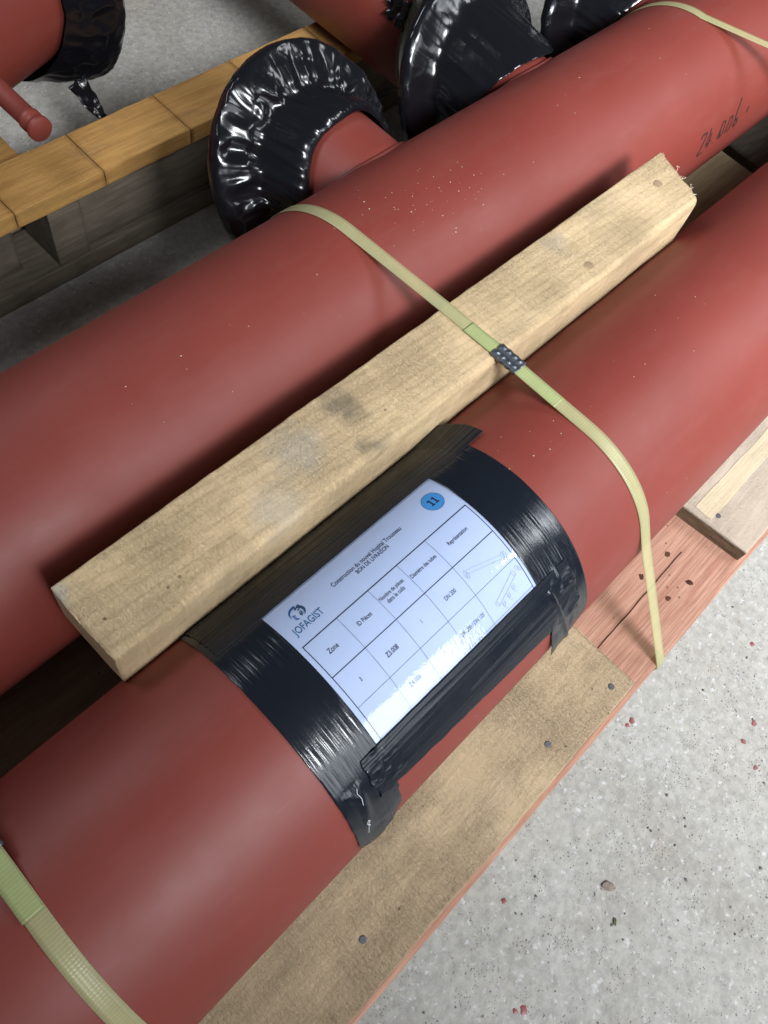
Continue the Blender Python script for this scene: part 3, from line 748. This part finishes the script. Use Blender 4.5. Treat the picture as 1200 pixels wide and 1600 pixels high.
# ------------------------------------------------------------------ straps
def hull(pts):
    pts = sorted(set(pts))
    def half(ps):
        h = []
        for p in ps:
            while len(h) >= 2 and (h[-1][0] - h[-2][0]) * (p[1] - h[-2][1]) - (h[-1][1] - h[-2][1]) * (p[0] - h[-2][0]) <= 0: h.pop()
            h.append(p)
        return h
    lo = half(pts); up = half(list(reversed(pts)))
    return lo[:-1] + up[:-1]
def strap_path(timber=True, gap=0.0006):
    P = []
    for yc in (0.0, Y2):
        for k in range(360): P.append((yc + (R + gap) * math.cos(rad(k)), (R + gap) * math.sin(rad(k))))
    if timber: P += [(0.1660, ZT + gap), (0.105, ZT + gap), (0.0985, ZT - 0.0028)]
    P += [(-0.2106, ZD - TH - 0.003), (-0.2106, ZD - TH - 0.024), (0.4325, ZD - TH), (0.4325, ZD - TH - 0.024)]
    h = hull([(round(a, 6), round(b, 6)) for a, b in P])
    # order from the front pallet edge over the top to the rear
    start = min(range(len(h)), key=lambda i: (h[i][0] + h[i][1] * 0.2))
    i0 = min(range(len(h)), key=lambda i: abs(h[i][0] + 0.2106) + abs(h[i][1] - (ZD - TH - 0.024)))
    n = len(h); chain = [h[(i0 - k) % n] for k in range(n)]
    out = []
    for q in chain:
        out.append(q)
        if q[0] > 0.43 and q[1] < ZD - TH - 0.02: break
    # resample
    res = [out[0]]
    for a, b in zip(out, out[1:]):
        d = math.hypot(b[0] - a[0], b[1] - a[1]); k = max(1, int(d / 0.001))
        for s in range(1, k + 1): res.append((a[0] + (b[0] - a[0]) * s / k, a[1] + (b[1] - a[1]) * s / k))
    return res
def ribbon(path, xfn, wd, th, lift=0.0):
    """path of (y, z); thin band of width wd centred on xfn(y, z)."""
    n = len(path); vs, uv = [], []; Lc = 0.0
    for i, (y, z) in enumerate(path):
        y0, z0 = path[max(i - 1, 0)]; y1, z1 = path[min(i + 1, n - 1)]
        if i: Lc += math.hypot(y - path[i - 1][0], z - path[i - 1][1])
        ty, tz = y1 - y0, z1 - z0; ln = math.hypot(ty, tz) or 1; ny, nzv = -tz / ln, ty / ln
        if ny * (y - 0.14) + nzv * (z - 0.0) < 0: ny, nzv = -ny, -nzv
        x = xfn(y, z)
        for (sx, h) in ((-.5, 0), (-.5, th), (-.25, th * 1.05), (0, th * 1.05), (.25, th * 1.05), (.5, th), (.5, 0)):
            vs.append((x + sx * wd, y + ny * (h + lift), z + nzv * (h + lift))); uv.append((Lc, sx * wd))
    m_ = 7; fs = []
    for i in range(n - 1):
        for k in range(m_):
            q = (k + 1) % m_; fs.append((i * m_ + k, (i + 1) * m_ + k, (i + 1) * m_ + q, i * m_ + q))
    fs.append(tuple(range(m_))); fs.append(tuple((n - 1) * m_ + k for k in reversed(range(m_))))
    return vs, fs, uv
def sub_path(path, t0, t1):
    """part of the path with y between t0 and t1 on the top side."""
    return [p for p in path if t0 <= p[0] <= t1 and p[1] > 0.0]
def seal(parent, y0, y1, path, xfn, wd):
    sp = [p for p in path if y0 <= p[0] <= y1 and p[1] > 0.05]
    k0 = []
    for a, b in zip(sp, sp[1:]):
        for s in range(2): k0.append((a[0] + (b[0] - a[0]) * s / 2, a[1] + (b[1] - a[1]) * s / 2))
    n = len(k0); vs = []
    cs = [(-.5, 0), (-.5, .6), (-.44, 1)] + [(-.40 + .8 * q / 14, 1) for q in range(15)] + [(.44, 1), (.5, .6), (.5, 0)]
    for i, (y, z) in enumerate(k0):
        t = i / (n - 1)
        ya, za = k0[max(i - 1, 0)]; yb, zb = k0[min(i + 1, n - 1)]; ln = math.hypot(yb - ya, zb - za) or 1
        ny, nzv = -(zb - za) / ln, (yb - ya) / ln
        if nzv < 0: ny, nzv = -ny, -nzv
        x = xfn(y, z)
        ww = wd * (1 + 0.05 * math.sin(t * PI * 7))
        for (sx, h) in cs:
            hh = 0.0035 * h
            if h == 1 and abs(sx) < .4:
                hh += 0.0003 * nz(sx * 30, t * 20, 1) - 0.0013 * math.exp(-(sx / .07) ** 2)
                for c in (-.24, .24):
                    for tc in (.16, .39, .62, .85): hh += 0.0016 * math.exp(-((sx - c) / .075) ** 2 - ((t - tc) / .055) ** 2)
            vs.append((x + sx * ww, y + ny * (hh - .0004), z + nzv * (hh - .0004)))
    m_ = len(cs); fs = []
    for i in range(n - 1):
        for k in range(m_):
            q = (k + 1) % m_; fs.append((i * m_ + k, (i + 1) * m_ + k, (i + 1) * m_ + q, i * m_ + q))
    fs.append(tuple(range(m_))); fs.append(tuple((n - 1) * m_ + k for k in reversed(range(m_))))
    return fix_normals(mesh_obj('strap_seal', vs, fs, 'steel', parent))
SW, ST = 0.0140, 0.0006
def make_strap(label, timber, xfn, tail=None, sl=None):
    path = strap_path(timber)
    e = empty('packing_strap', label, 'strap', (xfn(-0.21, ZD), -0.21, -ZO), 'pale green packing straps round the pipes and pallet')
    vs, fs, uv = ribbon(path, xfn, SW, ST); fix_normals(mesh_obj('band', vs, fs, 'strap', e, uv))
    if tail:
        tp = sub_path(path, *tail); vs, fs, uv = ribbon(tp, lambda y, z: xfn(y, z) - 0.0008, SW, ST, ST + 0.0003); fix_normals(mesh_obj('overlap_tail', vs, fs, 'tail', e, uv))
    if sl: seal(e, sl[0], sl[1], path, xfn, SW * 1.22)
    return e
def x1(y, z):
    if y < -0.1095: return 0.4535 + (y + 0.1095) / (-0.1011) * 0.0195
    return 0.4535 - (y + 0.1095) * 0.034
make_strap('pale green strap over both pipes and the timber, with metal seal', True, x1, (0.0285, 0.1355), (0.0745, 0.1030))
make_strap('pale green strap round the near end of the front pipe', False, lambda y, z: -0.0838 + 0.0012 * math.sin(y * 20), (0.004, 0.09), (0.0475, 0.075))
make_strap('pale strap across the far part of the rear pipe', True, lambda y, z: 1.052 + (0.31 * max(0, 0.28 - y)) * (1 if y > -.05 else 0) + (0.1023 if y <= -.05 else 0), None, None)

# ------------------------------------------------------------------ black plastic covers on the branch flanges
def cover(name, Cc, n, e1, e2, rf, profile, stub, label, seed, skirt, nth=260, fold=1.0, group='black plastic covers on the pipe ends', cat='plastic cover', extra=None, pleat=1.0):
    """Bag pulled over a flange. Cc/n/e1/e2: flange disc frame. profile: (s, r, blend to stub frame, crumple).  stub(th, r, q): point in the stub frame."""
    prof = []
    K = 9
    for a, b in zip(profile, profile[1:]):
        for k in range(K): prof.append(tuple(a[i] + (b[i] - a[i]) * k / K for i in range(4)))
    prof.append(profile[-1])
    for _ in range(7): prof = [prof[0]] + [tuple((prof[k - 1][i] + 2 * prof[k][i] + prof[k + 1][i]) / 4 for i in range(4)) for k in range(1, len(prof) - 1)] + [prof[-1]]
    vs = []
    for th_i in range(nth):
        th = 2 * PI * th_i / nth
        ct, st = math.cos(th), math.sin(th)
        for pi_, (s, r, bl, cr) in enumerate(prof):
            q = pi_ / (len(prof) - 1)
            f1 = 1 - 2 * abs(nz(ct * 5.0 + seed, st * 5.0, q * 2.2 + seed))
            f2 = 1 - 2 * abs(nz(ct * 13 + seed, st * 13, q * 3.0))
            p0 = (Cc + (e1 * ct + e2 * st) * r + n * s) * 17; f3 = nz(p0.x + seed, p0.y, p0.z) + .6 * (1 - 2 * abs(nz(p0.x * 2.3, p0.y * 2.3 + seed, p0.z * 2.3)))
            f4 = 1 - 2 * abs(nz(ct * 27 + seed, st * 27, q * 1.6))
            dr = cr * fold * (pleat * (0.009 * f1 + 0.003 * f2 + 0.0014 * f4) + 0.008 * f3)
            ds = cr * fold * (pleat * (0.006 * nz(ct * 7 + 3, st * 7, q * 5 + seed) + 0.0015 * f2 + 0.0012 * f4) + 0.005 * f3)
            pd = Cc + (e1 * ct + e2 * st) * (r + dr * .7) + n * (s + ds)
            if bl > 0:
                pst = stub(th, r + dr * .6, q); b_ = bl * bl * (3 - 2 * bl)
                pd = pd.lerp(pst, b_)
            vs.append(pd if extra is None else extra(pd, th, q))
    nv = len(prof); fs = []
    for i in range(nth):
        j2 = (i + 1) % nth
        for k in range(nv - 1): fs.append((i * nv + k, j2 * nv + k, j2 * nv + k + 1, i * nv + k + 1))
    o = mesh_obj(name, vs, fs, 'bag', None, origin=(Cc.x, Cc.y, -ZO) if False else tuple(Cc))
    sm = o.modifiers.new('thickness', 'SOLIDIFY'); sm.thickness = 0.0004; sm.offset = -1
    fix_normals(o)
    return tag(o, label, cat, group)
def branch_cover(xb, Cx, Cy, tilt, rf, label, seed, prof, skirt_end, fold=1.0, extra=None):
    n = Vector((0, math.cos(tilt), -math.sin(tilt))); e1 = Vector((1, 0, 0)); e2 = Vector((0, math.sin(tilt), math.cos(tilt)))
    def stub(th, r, q): return Vector((xb + r * math.cos(th), skirt_end(th), r * math.sin(th)))
    return cover('flange_cover', Vector((Cx, Cy, 0.0)), n, e1, e2, rf, prof, stub, label, seed, None, 280, fold, extra=extra)
prof1 = [(0.006, 0.004, 0, 0.2), (0.006, 0.09, 0, .3), (0.006, 0.122, 0, .2), (0.003, 0.1265, 0, .12), (-0.006, 0.127, 0, .15), (-0.013, 0.122, 0, .5), (-0.020, 0.104, 0, 1.0), (-0.026, 0.088, 0, .9), (-0.020, 0.079, .25, .6), (-0.03, 0.079, .75, .6), (-0.04, 0.0735, 1.0, .15)]
def se1(th):
    # the cover hangs further along the branch on its left and lower side
    c, s = math.cos(th - rad(75)), math.sin(th)
    return 0.432 - 0.030 * (1 - c) - 0.003 * math.sin(5 * th)
branch_cover(XB[0], 0.556, 0.459, 0.541, 0.125, 'shiny crumpled black plastic cover showing a red branch stub below it', 2.0, prof1, se1)
prof2 = [(0.006, 0.004, 0, 0.2), (0.006, 0.09, 0, .3), (0.006, 0.122, 0, .25), (0.003, 0.1265, 0, .15), (-0.006, 0.127, 0, .2), (-0.012, 0.121, 0, .35), (-0.017, 0.105, 0, .25), (-0.022, 0.088, .15, .4), (-0.03, 0.083, .6, .4), (-0.04, 0.079, 1.0, .3)]
def hug(x, seed):
    def f(th):
        z = 0.079 * math.sin(th); return Y2 + math.sqrt(max(0.0004, (R + 0.007) ** 2 - z * z)) + 0.002 * math.sin(4 * th + seed)
    return f
branch_cover(XB[1], 0.846, 0.462, 0.38, 0.125, 'smooth dark black plastic cover, middle of the three behind the rear pipe', 8.0, prof2, hug(XB[1], 0.3), 0.8)
branch_cover(XB[2], 1.122, 0.455, 0.34, 0.125, 'black plastic cover cut by the top edge, rightmost behind the rear pipe', 15.0, prof2, hug(XB[2], 1.3), 1.0)

# ------------------------------------------------------------------ far pallet with its pipes
fp = empty('wooden_pallet', 'orange brown pallet standing behind the rear pipe', 'pallet', (0.7, 0.75, -ZO))
xs = (0.10, 0.302, 0.4305, 0.5685, 0.7035, 0.85, 1.02, 1.2)
for i in range(len(xs) - 1):
    b = plank('deck_board', xs[i] + 0.0008, xs[i + 1] - 0.0008, 0.6895, 0.771 + 0.003 * nz(i, 0, 0), ZD - 0.024, ZD, 'orange', fp, 0.0009, 0.002, 0.002, None, i * 1.7 + 1, rough_end=0.0008)
b = plank('cross_board', 0.235, 0.3735, 0.7745, 1.35, ZD - 0.045, -0.1295, 'orange', fp, 0.0006, 0.002, 0.002, 60, 4.0, axis='Y')
b = plank('cross_board', 0.93, 1.06, 0.7765, 1.35, ZD - 0.045, -0.1110, 'dullwood', fp, 0.0006, 0.002, 0.002, 60, 5.0, axis='Y')
plank('stringer', 0.389, 1.2, 0.700, 0.768, -0.224, ZD - 0.0245, 'greywood', fp, 0.0008, 0.002, 0.002, 60, 6.0)
plank('block', 0.3415, 0.3885, 0.6905, 0.768, -0.224, ZD - 0.0245, 'greywood', fp, 0.0006, 0.002, 0.002, 12, 7.0)
plank('stringer', 0.10, 0.300, 0.715, 0.768, -0.224, ZD - 0.0245, 'greywood', fp, 0.0008, 0.002, 0.002, 30, 8.0)
plank('skid', 0.10, 1.2, 0.688, 0.775, -ZO, -0.2245, 'greywood', fp, 0.0008, 0.002, 0.002, 80, 9.0)
plank('skid', 0.10, 1.2, 1.25, 1.345, -ZO, ZD - 0.0455, 'dullwood', fp, 0.0008, 0.002, 0.002, 30, 10.0)
plank('bearer', 0.245, 0.365, 0.80, 1.24, -ZO, ZD - 0.0455, 'dullwood', fp, 0.0006, 0.002, 0.002, 30, 11.0, axis='Y')

# pipe with a small nozzle, end in black plastic (upper left)
ph = rad(17); a4 = Vector((math.cos(ph), math.sin(ph), 0)); A4 = Vector((0.4, 0.938, -0.02))
p4 = empty('steel_pipe', 'red pipe end at upper left with a thin drain nozzle', 'pipe', (0.35, 0.92, -0.1295), 'red pipes on the far pallet')
E4 = A4 + a4 * 0.105
vs, fs = cyl_between(A4 - a4 * 0.75, E4, R, 160, 20, R - 0.006); mesh_obj('pipe_wall', vs, fs, 'pipe_far', p4)
nb = Vector((0.351, 0.838, 0.0)); ne = Vector((0.352, 0.668, 0.0))
vs, fs = [], []
def lathe(a, b, prof, n=32):
    a, b = Vector(a), Vector(b); t = (b - a).normalized(); e1 = t.cross(Vector((0, 0, 1))).normalized(); e2 = t.cross(e1); L_ = (b - a).length
    vs, fs = [], []
    for (s, r) in prof:
        for k in range(n):
            th = 2 * PI * k / n; vs.append(a + t * (s * L_) + e1 * (r * math.cos(th)) + e2 * (r * math.sin(th)))
    for i in range(len(prof) - 1):
        for k in range(n): fs.append((i * n + k, i * n + (k + 1) % n, (i + 1) * n + (k + 1) % n, (i + 1) * n + k))
    fs.append(tuple(reversed(range(n)))); fs.append(tuple((len(prof) - 1) * n + k for k in range(n)))
    return vs, fs
vs, fs = lathe(nb, ne, [(0, .0150), (.36, .0150), (.42, .0122), (.86, .0118), (.87, .0132), (.91, .0132), (.92, .0118), (.955, .0118), (.965, .0142), (.995, .0142), (1.0, .0135)])
noz = fix_normals(mesh_obj('drain_nozzle', vs, fs, 'pipe_far', p4))
n4 = a4; e14 = a4.cross(Vector((0, 0, 1))).normalized(); e24 = e14.cross(a4)
prof4 = [(0.030, 0.004, 0, .3), (0.034, 0.09, 0, .8), (0.030, 0.132, 0, .6), (0.014, 0.142, 0, .5), (-0.010, 0.140, 0, .9), (-0.030, 0.132, 0, 1.3), (-0.055, 0.124, .0, 1.1), (-0.080, 0.1145, 0, .35)]
def ex4(p, th, q):
    d = max(0.0, -(p.z + 0.03)); k = max(0, 1 - abs(q - .45) * 1.6)
    return p + a4 * (0.018 * math.sin(2 * th + 1.0) * q ** 3) + Vector((0, -0.16 * d * k, -0.10 * d * k))
cover('pipe_end_cover', E4 + a4 * 0.035, n4, e14, e24, .15, prof4, lambda th, r, q: Vector((0, 0, 0)), 'crumpled black plastic over the red pipe end at upper left', 31.0, None, 300, 1.3, extra=ex4, pleat=0.25)

# open red pipe pointing forward over the far pallet (top centre)
p5 = empty('steel_pipe', 'dark red open pipe end above the far pallet at top centre', 'pipe', (0.915, 0.8, -R), 'red pipes on the far pallet')
vs, fs = cyl_between((0.915, 0.553, 0.0), (0.915, 1.6, 0.0), R, 160, 12, R - 0.006)
o5 = mesh_obj('pipe_wall', vs, fs, 'pipe_far', p5)
o5.data.materials.append(M['inside'])
for p in o5.data.polygons:
    c = p.center
    if math.hypot(c.x - 0.915, c.z) < R - 0.003: p.material_index = 1
# shreds of a cover left on its rim
rng = random.Random(9)
e = empty('plastic_shred', 'torn scrap of black plastic clinging to the open pipe rim', 'plastic scrap', (0.82, 0.56, 0.03))
def scrap(name, base, du, dv, nu, nv, amp, seed, parent, taper=0.3):
    base, du, dv = Vector(base), Vector(du), Vector(dv); nn = du.cross(dv).normalized()
    def fn(i, j):
        u, v = i / (nu - 1), j / (nv - 1) - .5
        return base + du * u + dv * (v * (1 - (1 - taper) * u) * (1 + .5 * nz(u * 5, seed, 1))) + nn * amp * (nz(u * 4 + seed, v * 3, 2) + .6 * nz(u * 11, v * 9, seed))
    vs, fs = grid(nu, nv, fn)
    o = mesh_obj(name, vs, fs, 'bag', parent); s_ = o.modifiers.new('thickness', 'SOLIDIFY'); s_.thickness = 0.0004
    return o
scrap('film_flap', (0.808, 0.548, 0.040), (0.0, 0.035, 0.0), (-0.008, 0.0, -0.040), 16, 16, .007, 3.0, e, .6)
# torn strip hanging from the upper left cover
t0 = Vector((0.498, 0.842, -0.105))
sc4 = scrap('hanging_shred', t0, (0.030, -0.055, -0.085), (0.03, 0.012, 0.0), 30, 8, .007, 12.0, None, .12)
tag(sc4, 'thin torn black plastic strip hanging below the upper left cover', 'plastic scrap')

# ------------------------------------------------------------------ sawdust crumbs on the pipes
def crumbs(name, yc, spots, label):
    rng = random.Random(len(spots)); vs, fs = [], []
    for (x0, a0, sx, sa, n) in spots:
        for k in range(n):
            x, a = rng.gauss(x0, sx), rng.gauss(a0, sa); r = rng.choice((.0004, .0005, .0006, .0009)); c = oncyl(x, a, R + r * .3, yc); b = len(vs)
            for d in ((1, 0, 0), (-.6, .8, 0), (-.5, -.8, .1), (0, 0, 1)): vs.append(c + Vector(d) * r * rng.uniform(.7, 1.3))
            fs += [(b, b + 1, b + 3), (b + 1, b + 2, b + 3), (b + 2, b, b + 3), (b + 1, b, b + 2)]
    o = mesh_obj(name, vs, fs, 'sawdust', smooth=False, origin=(spots[0][0], yc, 0.0)); o['kind'] = 'stuff'
    return tag(o, label, 'sawdust')
crumbs('sawdust', Y2, [(0.52, 84, .04, 9, 46), (0.56, 70, .05, 6, 16), (0.25, 75, .06, 10, 10), (0.8, 90, .1, 15, 8)], 'pale sawdust crumbs on top of the rear red pipe')
crumbs('sawdust', 0.0, [(0.40, 100, .03, 8, 9), (0.55, 95, .08, 12, 8)], 'few pale sawdust crumbs on the front red pipe')
